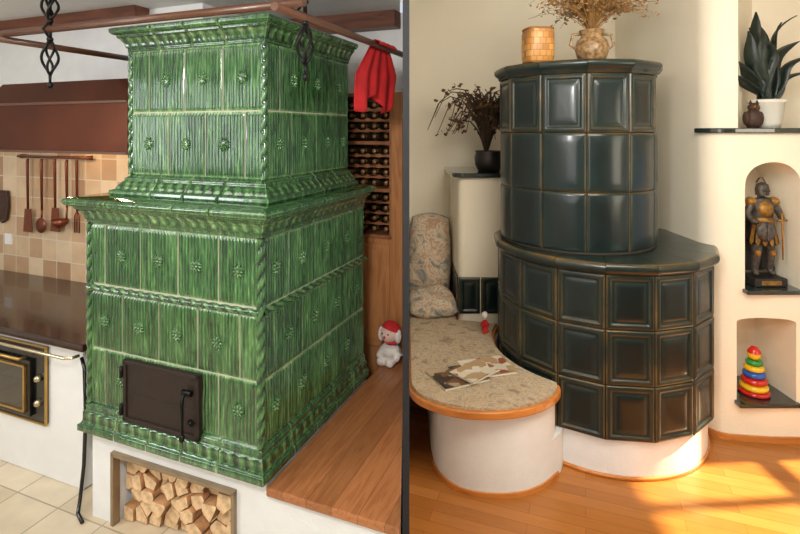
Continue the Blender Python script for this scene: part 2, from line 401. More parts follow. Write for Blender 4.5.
def mould(mb,path,prof,pitch=.2,gap=.0026,band=None):
    n=len(path)
    zl,zh=band if band else (9,9)
    for k in range(n-1):
        P=Vector(path[k]);Q=Vector(path[k+1]);L=(Q-P).length;t=(Q-P)/L;nn=Vector((t.y,-t.x))
        m=max(1,round(L/pitch))
        for i in range(m):
            a=i*L/m+gap;b=(i+1)*L/m-gap; ns=40; rnd=random.random()
            def fn(i2,j):
                u=i2/ns; off,z=prof[j]
                s0=a-off-gap if (i==0 and k>0) else a
                s1=b+off+gap if (i==m-1 and k<n-2) else b
                s=s0*(1-u)+s1*u
                w=1 if zl<=z<=zh else .05
                rr=math.sin(2*pi*s/.055+ (24*z if w==1 else 0))
                o=off+.0017*rr*w
                if i2 in(0,ns): o-=.002
                p=P+t*s+nn*o
                sl=prof[min(j+1,len(prof)-1)][0]-prof[max(j-1,0)][0]
                edge=.3 if i2 in (0,ns) else 0
                return (Vector((p.x,p.y,z)),(.30+.20*rr*w+.10*math.sin(j*1.9)+(.15 if sl>0.004 else 0)+edge,rnd,0,1))
            mb.grid(ns,len(prof)-1,fn,0,True)
def rope(mb,A,B,R,k=pi/.03):
    A=Vector(A);B=Vector(B);L=(B-A).length;t=(B-A)/L
    up=Vector((0,0,1)) if abs(t.z)<.5 else Vector((1,0,0))
    e1=t.cross(up).normalized();e2=t.cross(e1); ns=int(L/.005); na=14
    def fn(i,j):
        th=2*pi*i/na;s=L*j/ns; c=abs(math.cos(1*th-k*s*.5)); r=R*(.7+.32*c)
        return (A+t*s+(e1*math.cos(th)+e2*math.sin(th))*r,(.02+.5*c,.3,0,1))
    mb.grid(na,ns,fn,0,True,True)
stove=emp('tiled_stove',FL,(-.5,.5,0),'tall two-tier square stove of ribbed green glazed tiles','stove')
x0,x1,y0,y1=-1.0,-.02,.02,.98
U0,U1,V0,V1=-.887,-.10,.15,.94
mb=MB()
mb.box(-1.0,-.86,.03,.98,0,.42); mb.box(-.149,0.0,.03,.98,0,.42); mb.box(-.86,-.149,.03,.98,.34,.42); mb.box(-.86,-.149,.6,.98,0,.34)
mk('masonry_base',mb,['plaster'],parent=stove,label='white plastered base with firewood recess')
mb=MB()
for a in (-.862,-.167): mb.box(a,a+.018,.012,.05,0,.34)
mb.box(-.862,-.149,.012,.05,.325,.345)
mk('recess_frame',mb,['steeld'],parent=stove,label='metal frame around the firewood recess',bevel=.002)
lp=[(x0,y1),(x0,y0),(x1,y0),(x1,y1)]
mb=MB()
rows=[(.555,.818,0),(.818,1.086,.11),(1.122,1.405,0)]
for z0,z1,off in rows:
    face_tiles(mb,lp[0],lp[1],z0,z1,.222,off); face_tiles(mb,lp[1],lp[2],z0,z1,.222,off+.1); face_tiles(mb,lp[2],lp[3],z0,z1,.222,.222-off-.03)
for A,B in zip(lp,lp[1:]):
    tt=(Vector(B)-Vector(A)).normalized(); nn=Vector((tt.y,-tt.x))
    rope(mb,(A[0]+nn.x*.008,A[1]+nn.y*.008,1.104),(B[0]+nn.x*.008,B[1]+nn.y*.008,1.104),.016)
for c in lp[1:3]: rope(mb,(c[0],c[1],.555),(c[0],c[1],1.405),.019)
mb.box(x0+.002,x1-.002,y0+.002,y1,.42,1.5,1)
mk('lower_tier',mb,['green','grout'],parent=stove,recalc=False)
def curve(p):
    out=[]
    for (a,b),(c,d) in zip(p,p[1:]):
        for i in range(3): out.append((a+(c-a)*i/3,b+(d-b)*i/3))
    return out+[p[-1]]
mb=MB(); mould(mb,lp,curve([(.030,.42),(.040,.428),(.040,.455),(.030,.46),(.024,.475),(.024,.51),(.014,.52),(.016,.54),(.008,.55),(0,.556)]),band=(.47,.512))
mk('plinth_moulding',mb,['green'],parent=stove,recalc=False)
mb=MB(); mould(mb,lp,curve([(.002,1.405),(.012,1.409),(.014,1.425),(.018,1.429),(.022,1.450),(.042,1.474),(.050,1.476),(.052,1.490),(.068,1.493),(.082,1.502),(.086,1.516),(.082,1.526),(.066,1.532)])+[(-.155,1.534)],band=(1.43,1.474))
mb.box(x0+.01,x1-.01,y0+.01,y1,1.5,1.529,1)
mk('ledge_moulding',mb,['green','grout'],parent=stove,recalc=False)
up=[(U0,V1),(U0,V0),(U1,V0),(U1,V1)]
mb=MB()
for z0,z1,off in [(1.632,1.935,0.02),(1.935,2.235,.12)]:
    face_tiles(mb,up[0],up[1],z0,z1,.222,off); face_tiles(mb,up[1],up[2],z0,z1,.222,off); face_tiles(mb,up[2],up[3],z0,z1,.222,.23-off)
for c in up[1:3]: rope(mb,(c[0],c[1],1.632),(c[0],c[1],2.235),.016)
mb.box(U0+.002,U1-.002,V0+.002,V1,1.53,2.3,1)
mk('upper_tier',mb,['green','grout'],parent=stove,recalc=False)
mb=MB(); mould(mb,up,curve([(.064,1.532),(.072,1.540),(.070,1.558),(.052,1.562),(.046,1.575),(.030,1.596),(.022,1.602),(.022,1.615),(.010,1.622),(0,1.634)]),band=(1.562,1.6))
mk('step_moulding',mb,['green'],parent=stove,recalc=False)
mb=MB(); mould(mb,up,curve([(.0,2.232),(.012,2.236),(.012,2.25),(.018,2.254),(.024,2.275),(.040,2.296),(.046,2.3),(.048,2.312),(.060,2.315),(.070,2.324),(.072,2.34),(.06,2.348)])+[(-.2,2.35)],band=(2.254,2.298))
mb.box(U0+.02,U1-.02,V0+.02,V1,2.29,2.345,1)
mk('crown_moulding',mb,['green','grout'],parent=stove,recalc=False)
mb=MB(); mb.box(-.755,-.315,-.004,.03,.527,.805)
for (a,b,c,d) in [(-.755,-.315,.527,.547),(-.755,-.315,.785,.805),(-.755,-.735,.527,.805),(-.335,-.315,.527,.805)]: mb.box(a,b,-.012,.0,c,d)
mb.box(-.735,-.335,-.007,0,.65,.656)
fd=mk('fire_door',mb,['door'],parent=stove,label='dark brown cast-iron fire door',bevel=.003)
mb=MB(); mb.tube([(-.37,-.01,.73),(-.37,-.045,.725),(-.37,-.05,.69),(-.372,-.045,.56)],[.009,.009,.008,.006]); mb.ell((-.372,-.045,.55),(.012,.012,.018))
mb.tube([(-.395,-.02,.73),(-.345,-.02,.73)],.012); mb.tube([(-.355,-.02,.61),(-.33,-.03,.61)],.012)
mk('door_handle',mb,['iron'],parent=fd,label='black iron latch handle',merge=True)
for z in (.58,.75):
    mk('hinge',MB().tube([(-.76,-.014,z-.025),(-.76,-.014,z+.025)],.009),['iron'],parent=fd)

# firewood: irregular split cross-sections packed against each other
random.seed(23)
FX0,FX1,FZ1=-.838,-.172,.315
pts=[]
tries=0
while len(pts)<44 and tries<12000:
    tries+=1
    p=(random.uniform(FX0+.015,FX1-.015),random.uniform(.015,FZ1-.02))
    if p[1]>.25 and not(-.82<p[0]<-.34): continue
    if all(((p[0]-q[0])**2+((p[1]-q[1])*1.2)**2)**.5>.057 for q in pts): pts.append(p)
def clip(poly,a,b):
    mx,mz=(a[0]+b[0])/2,(a[1]+b[1])/2; nx,nz=b[0]-a[0],b[1]-a[1]; L=(nx*nx+nz*nz)**.5; nx/=L;nz/=L
    g=.0025
    out=[]
    for i in range(len(poly)):
        p=poly[i];q=poly[(i+1)%len(poly)]
        dp=(p[0]-mx)*nx+(p[1]-mz)*nz+g; dq=(q[0]-mx)*nx+(q[1]-mz)*nz+g
        if dp<=0: out.append(p)
        if (dp<0)!=(dq<0) and abs(dp-dq)>1e-9:
            t=dp/(dp-dq); out.append((p[0]+(q[0]-p[0])*t,p[1]+(q[1]-p[1])*t))
    return out
for p in pts:
    top=min(FZ1+random.uniform(-.02,.008),p[1]+.045)
    poly=[(max(FX0,p[0]-.05),max(.003,p[1]-.045)),(min(FX1,p[0]+.05),max(.003,p[1]-.045)),(min(FX1,p[0]+.05),top),(max(FX0,p[0]-.05),top)]
    for q in pts:
        if q is not p and len(poly)>2: poly=clip(poly,p,q)
    if len(poly)<3: continue
    ys=.055+random.uniform(0,.06); ye=ys+.36; k=len(poly); mb=MB()
    mb.add([(a[0],ys,a[1]) for a in poly]+[(a[0],ye,a[1]) for a in poly],[[q,(q+1)%k,k+(q+1)%k,k+q] for q in range(k)],0)
    mb.f.append(list(range(k))[::-1]); mb.m.append(1); mb.s.append(False); mb.f.append([k+q for q in range(k)]); mb.m.append(1); mb.s.append(False)
    mk('firewood_log',mb,['logside','logend'],FL,org=(p[0],ys+.18,p[1]),label='split firewood log with pale end grain in the recess',cat='firewood',group='firewood stacked in stove recess',bevel=.003,merge=True)

# ============================================================ BENCH beside stove
def toL(X,Y):
    v=Xf@Vector((X,Y,0)); return (v.x,v.y)
bl=emp('stove_bench',FL,(.1,.5,0),'long honey-brown plank bench on white masonry beside the stove','bench')
mk('bench_top',MB().prism([(.024,-.008),(.603,-.008),toL(.024,3.2),(.03,1.285),(.024,1.285)],.385,.42),['bwood'],parent=bl,bevel=.006)
mk('bench_base',MB().prism([(.002,.018),(.59,.018),toL(.018,3.1),(.03,1.28),(.002,1.28)],0,.384),['plaster'],parent=bl)

cab=emp('wooden_cabinet',FL,(-.2,1.4,.0),'orange-brown wooden cabinet under the wine rack','cabinet')
mk('cabinet_body',MB().box(-.42,.03,1.30,1.53,.0,1.15),['cabw'],parent=cab,bevel=.003)
mk('cabinet_door',MB().box(-.40,.02,1.285,1.30,.46,1.12).box(-.36,-.02,1.279,1.287,.5,1.08),['cabw'],parent=cab,bevel=.004)
rk=emp('wine_rack',FL,(-.2,1.4,1.15),'brown wooden wine rack with rows of bottle openings','wine rack')
mb=MB()
for a in (-.42,.012): mb.box(a,a+.018,1.30,1.53,1.152,2.09)
for z in (1.152,1.45,1.755,2.07): mb.box(-.42,.03,1.30,1.53,z,z+.022)
mb.box(-.42,.03,1.515,1.53,1.152,2.09)
mk('rack_frame',mb,['rwood'],parent=rk,bevel=.002)
mb=MB()
for s in range(3):
    zb=1.174+.3015*s
    for r in range(1,5):
        zz=zb+.069*r
        def fs(i,j,zz=zz):
            u=i/60; x=-.402+.414*u; sc=abs(math.sin(pi*5*u)); top=zz+.016-.014*sc; bot=zz-.012+.006*sc
            return Vector((x,1.326 if j in(0,1) else 1.334,(bot if j in(0,3) else top)))
        if r<4: mb.grid(60,3,fs,0,False)
        if r<4: mb.box(-.402,.012,1.49,1.5,zz-.007,zz)
mk('scalloped_rail',mb,['rwood'],parent=rk)
pr=[(0,0),(.029,0),(.030,.02),(.030,.095),(.026,.11),(.013,.13),(.012,.165),(.014,.167),(.014,.175),(0,.175)]
b0=None
for s in range(3):
    for r in range(4):
        for c in range(5):
            zc=1.174+.3015*s+.069*r+.0305; xc=-.402+.0828*(c+.5)
            if b0 is None:
                mb=MB().lathe(pr,14,mi=0,X=RX(pi/2))
                for i,f in enumerate(mb.f):
                    if i>=14*5: mb.m[i]=1
                b0=mk('wine_bottle',mb,['bottle','foil'],FL,label='dark wine bottle lying with its neck outward in the rack',cat='bottle',group='wine bottles in the rack',merge=True); o=b0
            else:
                o=b0.copy(); col.objects.link(o)
            o.matrix_world=FL@T(xc,1.513,zc)

def wl(X,Y,z):
    a=toL(X,Y); return Vector((a[0],a[1],z))
c=wl(-.05,3.14,.42)
dl=emp('plush_doll',FL,(c.x,c.y,.42),'slumped white plush doll with red cap on the bench','toy')
skinfig('doll_body',[(c.x,c.y,.46,.05),(c.x+.005,c.y-.005,.505,.055),(c.x+.008,c.y-.01,.55,.034),(c.x-.05,c.y-.04,.495,.026),(c.x-.075,c.y-.055,.455,.024),(c.x+.055,c.y-.05,.49,.026),(c.x+.05,c.y-.075,.455,.024),(c.x-.04,c.y-.06,.447,.027),(c.x-.055,c.y-.095,.447,.027),(c.x+.02,c.y-.07,.447,.027),(c.x+.02,c.y-.105,.447,.027)],[(0,1),(1,2),(1,3),(3,4),(1,5),(5,6),(0,7),(7,8),(0,9),(9,10)],dl,'plushw')
hx_,hy_,hz_=c.x+.0,c.y-.035,.61
mb=MB().ell((hx_,hy_,hz_),(.062,.054,.055),mi=0)
mb.ell((hx_-.012,hy_-.054,hz_-.008),(.008,.008,.007),8,6,1); mb.ell((hx_-.030,hy_-.046,hz_+.01),(.005,.004,.006),8,6,2); mb.ell((hx_+.010,hy_-.051,hz_+.01),(.005,.004,.006),8,6,2)
mb.ell((hx_-.055,hy_-.0,hz_-.01),(.02,.03,.045),8,6,3); mb.ell((hx_+.055,hy_-.0,hz_-.01),(.02,.03,.045),8,6,3)
mk('doll_head',mb,['plushp','plushr','fblack','plushw'],parent=dl)
mk('doll_cap',MB().lathe([(.060,.005),(.061,.016),(.05,.036),(.028,.052),(0,.06)],20,X=T(hx_+.004,hy_+.01,hz_+.014)@RX(-.3)@RY(.25)),['plushr'],parent=dl,label='red cloth cap')
mk('doll_scarf',MB().ell((hx_+.01,hy_+.005,hz_-.05),(.048,.042,.014)),['plushr'],parent=dl)

# ============================================================ KITCHEN COOKER
ck=emp('kitchen_cooker',FL,(-2.1,.47,0),'white wood-burning kitchen range with dark brown cooktop and black oven','cooker')
mk('cooker_body',MB().box(-3.3,-1.2,.13,.815,.0,.735),['enamel'],parent=ck,bevel=.006)
mk('cooktop',MB().box(-3.3,-1.13,.075,.818,.738,.778),['top'],parent=ck,bevel=.008)
mk('oven_panel',MB().box(-2.4,-1.46,.115,.135,.29,.70),['black'],parent=ck,bevel=.003)
od=mk('oven_door',MB().box(-1.96,-1.56,.095,.115,.32,.62),['black'],parent=ck,bevel=.004)
mk('door_glass',MB().box(-1.92,-1.60,.088,.095,.36,.58),['glass'],parent=od)
mb=MB()
for (a,b,c_,d) in [(-1.935,-1.585,.345,.357),(-1.935,-1.585,.583,.595),(-1.935,-1.923,.345,.595),(-1.597,-1.585,.345,.595)]: mb.box(a,b,.082,.096,c_,d)
mk('door_trim',mb,['brass'],parent=od,bevel=.002)
mk('door_handle',MB().tube([(-1.93,.095,.64),(-1.93,.06,.64),(-1.59,.06,.64),(-1.59,.095,.64)],.008),['brass'],parent=od)
mb=MB(); mb.box(-2.4,-1.455,.108,.120,.695,.705); mb.box(-2.4,-1.455,.108,.120,.285,.295); mb.box(-1.463,-1.453,.108,.120,.285,.705)
mk('panel_trim',mb,['brass'],parent=ck,bevel=.002)
for z in (.40,.53):
    mk('control_knob',MB().lathe([(0,0),(.02,0),(.02,.012),(.012,.025),(0,.027)],16,X=T(-1.51,.115,z)@RX(pi/2)),['steel'],parent=ck,merge=True)
mk('cooktop_rail',MB().tube([(-3.2,.075,.72),(-3.2,.03,.72),(-1.2,.03,.72),(-1.17,.045,.72),(-1.16,.08,.72)],.008),['steel'],parent=ck,label='polished steel towel rail')
mk('power_cable',MB().tube([(-1.17,.1,.70),(-1.13,.085,.66),(-1.10,.07,.45),(-1.1,.06,.2),(-1.085,.03,.06),(-1.06,.0,.012),(-.99,-.03,.012)],.009),['black'],FL,org=(-1.1,.05,0),label='black power cable running down beside the cooker',cat='cable')
hd=emp('range_hood',FL,(-1.7,.5,1.72),'shiny brown copper extractor hood over the cooker','range hood')
HZ=2.0
mb=MB()
mb.box(-2.25,-1.03,.25,.262,1.725,HZ); mb.box(-2.25,-1.03,.806,.818,1.725,HZ); mb.box(-2.25,-2.238,.262,.806,1.725,HZ); mb.box(-1.042,-1.03,.262,.806,1.725,HZ)
mk('hood_rim',mb,['copper'],parent=hd,bevel=.002,label='tall boxy copper lower band')
vs=[(-2.25,.25,HZ),(-1.03,.25,HZ),(-1.03,.818,HZ),(-2.25,.818,HZ),(-2.16,.32,2.13),(-1.05,.32,2.13),(-1.05,.818,2.13),(-2.16,.818,2.13)]
mk('hood_canopy',MB().add(vs,[(0,1,5,4),(1,2,6,5),(2,3,7,6),(3,0,4,7),(4,5,6,7)]),['copper'],parent=hd)
mb=MB()
for z_ in (1.72,HZ-.006):
    mb.box(-2.258,-1.02,.24,.254,z_,z_+.014); mb.box(-1.034,-1.02,.24,.815,z_,z_+.014); mb.box(-2.262,-2.246,.24,.815,z_,z_+.014)
mk('hood_band',mb,['rod'],parent=hd,bevel=.002)
for x in (-1.95,-1.4): mk('hood_lamp',MB().lathe([(0,1.84),(.02,1.84),(.035,1.87),(.03,2.05)],20,(x,.5,0)),['enamel'],parent=hd,merge=True)
rail=emp('utensil_rail',FL,(-2.4,.8,1.65),'brown wall rail holding kitchen utensils','rail')
mk('rail_rod',MB().tube([(-2.78,.79,1.655),(-2.0,.79,1.655)],.01),['uten'],parent=rail)
for x in (-2.74,-2.04): mk('rail_bracket',MB().box(x-.012,x+.012,.785,.822,1.64,1.67),['uten'],parent=rail,bevel=.003)
def utensil(nm,x,kind,L):
    mb=MB(); z=1.64
    mb.tube([(x,.785,z),(x,.78,z-.02),(x,.785,z-L*.62)],[.008,.011,.008])
    zb=z-L*.62
    if kind=='spatula': mb.prism([(-.035,0),(.035,0),(.05,.17),(-.05,.17)],-.002,.002,X=T(x,.785,zb+.0)@RX(-pi/2))
    elif kind=='ladle':
        pr_=[(.0,-.06),(.03,-.054),(.05,-.03),(.056,0),(.05,0),(.0,-.05)]
        mb.tube([(x,.785,zb),(x,.78,zb-.09)],.007); mb.lathe(pr_,18,(x,.735,zb-.08))
    elif kind=='skimmer':
        mb.tube([(x,.785,zb),(x,.783,zb-.06)],.007); mb.lathe([(0,-.003),(.056,.002),(.056,.006),(0,.0)],20,X=T(x,.783,zb-.11)@RX(pi/2))
    else:
        for k in (-.022,0,.022): mb.tube([(x,.785,zb),(x+k,.783,zb-.03),(x+k,.783,zb-.15)],.005)
    mk(nm,mb,['uten'],FL,org=(x,.785,1.6),label='brown %s hanging from the wall rail'%nm.replace('_',' '),cat='kitchen utensil',group='utensils on the wall rail',merge=True)
utensil('spatula',-2.66,'spatula',.60); utensil('skimmer',-2.507,'skimmer',.60); utensil('turner',-2.365,'spatula',.56); utensil('ladle',-2.243,'ladle',.54); utensil('meat_fork',-2.14,'fork',.58)
mk('pot_holder',MB().prism([(-.06,-.12),(.06,-.12),(.07,.0),(.05,.1),(0,.13),(-.05,.1),(-.07,0)],-.012,.012,X=T(-2.97,.8,1.27)@RX(-pi/2)),['brown'],FL,org=(-2.97,.8,1.27),label='brown quilted pot holder hanging on the tiled wall',cat='pot holder',bevel=.006)
mk('wall_socket',MB().box(-2.97,-2.89,.81,.822,.98,1.06).lathe([(.0,0),(.025,0),(.025,-.01)],16,X=T(-2.93,.812,1.02)@RX(pi/2)),['enamel'],FL,org=(-2.93,.815,1.02),label='white electrical socket on the tiled wall',cat='socket',bevel=.002)

hr=emp('hanging_rail',FL,(-.55,-.16,2.3),'brown rod frame hung from twisted iron hangers around the stove','hanging rail')
R_=.016
for pts in [[(-1.40,-.16,2.3),(.30,-.16,2.3)],[(-1.34,-.22,2.275),(-1.34,.815,2.275)],[(.23,-.24,2.275),(.23,.985,2.275)]]:
    mk('rod',MB().tube(pts,R_,12),['rod'],parent=hr)
for (hx,hy) in [(-1.02,-.16),(.23,-.045)]:
    mb=MB(); mb.tube([(hx,hy,2.65),(hx,hy,2.36)],.007)
    zb,zt=2.10,2.25
    mb.tube([(hx,hy,2.34),(hx,hy,zt)],.008)
    def basket(zb,zt,rad):
        for q in range(4):
            pts=[]
            for i in range(13):
                u=i/12; a=q*pi/2+u*2.2; r=.004+rad*math.sin(pi*u); pts.append((hx+r*math.cos(a),hy+r*math.sin(a),zb+(zt-zb)*u))
            mb.tube(pts,.0058,6)
    basket(2.34,2.47,.028); basket(zb,zt,.028)
    mb.tube([(hx,hy,zb),(hx,hy,zb-.04)],[.007,.005]); mb.ell((hx,hy,zb-.05),(.012,.012,.016)); mb.ell((hx,hy,2.255),(.014,.014,.012)); mb.ell((hx,hy,2.335),(.014,.014,.012))
    mb.tube([(hx,hy-.0,2.34),(hx-.02,hy-.02,2.30),(hx,hy,2.26)],.006)
    mk('hanger',mb,['iron'],parent=hr,label='black twisted wrought-iron hanger',merge=True)
def fn(i,j):
    u=i/48;v=j/16
    sp_=.20+.22*min(1,v*2.2)-.05*v*v
    yy=.71+(u-.5)*sp_*1.15
    z=2.272-.335*v*(.86+.14*math.sin(u*9+1))
    x=.203-.016*math.sin(u*24+v*2)*(.4+v)-.02*v
    return Vector((x,yy,z))
mb=MB().grid(48,16,fn)
def fn3(i,j):
    u=i/48; a=pi*j/6; return Vector((.23-.027*math.cos(a)+.004*math.sin(u*24),.71+(u-.5)*.23,2.272+.024*math.sin(a)))
mb.grid(48,6,fn3)
o=mk('red_cloth',mb,['red'],FL,org=(.23,.7,2.1),label='bunched red cloth draped over the hanging rail',cat='cloth',recalc=False)
s=o.modifiers.new('s','SOLIDIFY'); s.thickness=.004

# ============================================================ ROUND DARK STOVE
CX,CY=1.2836,3.2905; UX,UY=1.132,3.2875; RL=.645; RU=.477
rs=emp('round_tiled_stove',FR,(CX,CY,0),'round two-tier stove of glossy blue-green panelled tiles on white base','stove')
def interp(tab,e):
    for (a,b),(c,d) in zip(tab,tab[1:]):
        if e<=c: return b+(d-b)*(e-a)/(c-a)
    return tab[-1][1]
PH=[(0,0),(.003,.007),(.010,.011),(.024,.012),(.032,.004),(.038,.003),(.050,.008),(.07,.010),(.2,.010)]
PC=[(0,.55),(.003,.85),(.007,.6),(.013,.32),(.020,.42),(.025,.75),(.031,.35),(.038,.2),(.047,.55),(.056,.25),(.07,.05),(.2,-.05)]
SH=[(0,0),(.003,.004),(.012,.008),(.05,.011),(.2,.013)]
SC=[(0,.65),(.002,.72),(.007,.5),(.02,.3),(.05,.12),(.2,-.1)]
def tile(mb,fnmap,w,h,z0,ht,ct,fine):
    g=.0015; w2=w-2*g;h2=h-2*g
    ks=[0,.002,.004,.007,.012,.018,.024,.028,.032,.038,.047,.056,.07,.09]
    def axis(L):
        a=[k for k in ks if k<L/2-.004]
        return a+[L/2]+[L-k for k in a[::-1]]
    au=axis(w2);av=axis(h2)
    rnd=random.random()
    def fn(i,j):
        u=au[i];v=av[j]; e=min(u,w2-u,v,h2-v)
        return (fnmap(g+u,z0+g+v,interp(ht,e)),(interp(ct,e),rnd,0,1))
    mb.grid(len(au)-1,len(av)-1,fn,0,True)
def ringtiles(mb,cx,cy,R,n,a0,z0,z1,flat,ht,ct):
    for k in range(n):
        a=a0+2*pi*k/n;b=a0+2*pi*(k+1)/n
        if flat:
            A=Vector((cx+R*math.cos(a),cy+R*math.sin(a)));B=Vector((cx+R*math.cos(b),cy+R*math.sin(b))); w=(B-A).length; t=(B-A)/w; nn=Vector((t.y,-t.x))
            f=lambda u,z,d,A=A,t=t,nn=nn: Vector((A.x+t.x*u+nn.x*d,A.y+t.y*u+nn.y*d,z))
        else:
            w=R*2*pi/n
            f=lambda u,z,d,a=a: Vector((cx+(R+d)*math.cos(a+u/R),cy+(R+d)*math.sin(a+u/R),z))
        tile(mb,f,w,z1-z0,z0,ht,ct,1)
aL=math.radians(-108.3); aU=math.radians(-101.7)
mk('masonry_base',MB().lathe([(.605,0),(.605,.213),(.0,.213)],96,(CX,CY,0)),['plaster'],parent=rs,label='white plastered round base',auto=True)
mk('base_trim',MB().lathe([(.606,0),(.616,0),(.616,.018),(.606,.02)],64,(CX,CY,0)),['owood'],parent=rs,label='orange wooden base strip')
mb=MB()
for k in range(3): ringtiles(mb,CX,CY,RL-.012,16,aL,.213+.2923*k,.213+.2923*(k+1),True,PH,PC)
mb.lathe([(0,.213),(RL-.0135,.213),(RL-.0135,1.1),(0,1.1)],16,(CX,CY,0),1,False,a0=aL)
mk('lower_tier',mb,['dark','groutd'],parent=rs,recalc=False)
def ledge(mb,cx,cy,n,a0,prof,rels):
    for k in range(n):
        rnd=random.random()
        def fn(i,j):
            a=a0+2*pi*(k+(.006+.988*i/8))/n; c=math.cos(pi/n)/math.cos((i/8-.5)*2*pi/n)
            r,z=prof[j]; r=r*(c+ (1-c)*.3)
            return (Vector((cx+r*math.cos(a),cy+r*math.sin(a),z)),(rels[j],rnd,0,1))
        mb.grid(8,len(prof)-1,fn,0,True)
mb=MB()
ledge(mb,CX,CY,16,aL,[(.64,1.088),(.655,1.094),(.668,1.108),(.672,1.125),(.668,1.142),(.658,1.15),(.645,1.152),(.3,1.152)],[.2,.4,.25,.4,.65,.8,.5,.3])
mb.lathe([(0,1.085),(.64,1.085),(.655,1.12),(.64,1.149),(0,1.149)],32,(CX,CY,0),1)
mk('ledge',mb,['dark','groutd'],parent=rs,recalc=False)
mb=MB()
ringtiles(mb,UX,UY,RU-.012,12,aU,1.165,1.50,False,SH,SC); ringtiles(mb,UX,UY,RU-.012,12,aU,1.50,1.835,False,SH,SC); ringtiles(mb,UX,UY,RU-.006,12,aU,1.835,2.17,True,PH,PC)
mb.lathe([(0,1.15),(RU-.006,1.15),(RU-.006,1.168),(RU-.0135,1.168),(RU-.0135,1.83)],48,(UX,UY,0),1)
mb.lathe([(RU-.008,1.83),(RU-.008,2.18),(0,2.18)],12,(UX,UY,0),1,False,a0=aU)
mk('upper_tier',mb,['dark','groutd'],parent=rs,recalc=False)
mb=MB()
ledge(mb,UX,UY,12,aU,[(.47,2.168),(.485,2.174),(.488,2.19),(.505,2.2),(.515,2.215),(.515,2.232),(.505,2.242),(.3,2.244)],[.3,.65,.2,.3,.5,.6,.8,.3])
mb.lathe([(0,2.166),(.468,2.166),(.49,2.21),(.48,2.238),(0,2.24)],32,(UX,UY,0),1)
mk('cornice',mb,['dark','groutd'],parent=rs,recalc=False)

def catmull(p,n=5):
    out=[]
    for i in range(len(p)-1):
        a=Vector(p[max(i-1,0)]);b=Vector(p[i]);c=Vector(p[i+1]);d=Vector(p[min(i+2,len(p)-1)])
        for k in range(n):
            t=k/n; q=.5*((2*b)+(-a+c)*t+(2*a-5*b+4*c-d)*t*t+(-a+3*b-3*c+d)*t**3); out.append((q.x,q.y))
    return out+[tuple(p[-1])]
outl=catmull([(.045,2.80),(.05,2.73),(.09,2.64),(.16,2.575),(.24,2.53),(.33,2.502),(.42,2.494),(.50,2.498),(.58,2.512),(.66,2.54),(.74,2.585),(.81,2.645),(.855,2.71),(.868,2.765)])
arc=arcpts(CX,CY,.662,229,151,24)
sp=[(.068,4.38)]+outl+arc+[(.42,3.69),(.42,4.38)]
sb=emp('seating_bench',FR,(.35,3.2,0),'curved stove bench with orange wood edge and mottled fabric seat','bench')
mk('bench_edge',MB().prism(sp,.424,.463,sm=True),['owood'],parent=sb,bevel=.015,label='orange wooden seat edge',segs=4,auto=True)
def inset(p,d):
    n=len(p); out=[]
    for i,q in enumerate(p):
        a=Vector(p[i-1]);b=Vector(p[(i+1)%n]);qq=Vector(q)
        t1=(qq-a).normalized();t2=(b-qq).normalized(); nn=(Vector((-t1.y,t1.x))+Vector((-t2.y,t2.x)))
        nn.normalize(); out.append((q[0]+nn.x*d,q[1]+nn.y*d))
    return out
mk('seat_pad',MB().prism(inset(sp,.018),.4635,.480,sm=True),['fabric'],parent=sb,bevel=.007,label='beige grey mottled fabric seat pad',segs=3,auto=True)
bof=catmull([(.18,2.9),(.19,2.80),(.215,2.72),(.26,2.65),(.32,2.60),(.40,2.572),(.50,2.562),(.60,2.572),(.69,2.605),(.76,2.65),(.82,2.705),(.87,2.755)])
bo=[(.18,4.3)]+bof+arcpts(CX,CY,.607,231,155,16)+[(.42,3.69),(.42,4.3)]
mk('bench_base',MB().prism(bo,0,.212,sm=True),['plaster'],parent=sb,auto=True)
bof2=catmull([(.18,2.9),(.19,2.80),(.215,2.72),(.26,2.65),(.32,2.60),(.40,2.572),(.50,2.562),(.60,2.572),(.69,2.605),(.76,2.65),(.81,2.70),(.84,2.76),(.845,2.785)])
bo2=[(.18,4.3)]+bof2+arcpts(CX,CY,.657,228,155,16)+[(.42,3.69),(.42,4.3)]
mk('bench_apron',MB().prism(bo2,.2122,.4235,sm=True),['plaster'],parent=sb,auto=True)
mk('base_trim',MB().prism([*offset_path(bof[:-3],.010)]+bof[:-3][::-1],0,.024,sm=True),['owood'],parent=sb,auto=True)
shf=emp('masonry_shelf',FR,(.6,4.05,0),'white plastered pier with dark tile band and slab top','shelf')
pp=[(.43,4.385),(.43,3.80)]+arcpts(.49,3.80,.06,180,270,8)[1:]+[(.76,3.74),(.88,3.87),(1.0,3.97),(1.2,4.0),(1.2,4.385)]
mk('pillar_body',MB().prism(pp,0,1.50,sm=True),['cream'],parent=shf,bevel=.006,auto=True)
pp2=[(.385,4.39),(.385,3.78)]+arcpts(.465,3.78,.08,180,270,8)[1:]+[(.75,3.70),(.88,3.85),(1.0,3.96),(1.2,3.99),(1.2,4.39)]
mk('slab',MB().prism(pp2,1.502,1.535,sm=True),['slab'],parent=shf,bevel=.006,label='dark glazed slab',auto=True)
mb=MB()
for k in range(2):
    f=lambda u,z,d,k=k: Vector((.432+k*.16+u,3.738-d,z))
    tile(mb,f,.158,.27,.5,PH,PC,1)
for k in range(4):
    yy=4.38-k*.16
    f=lambda u,z,d,yy=yy: Vector((.428-d,yy-u,z))
    tile(mb,f,.16,.27,.5,PH,PC,1)
mk('tile_band',mb,['dark'],parent=shf,recalc=False)
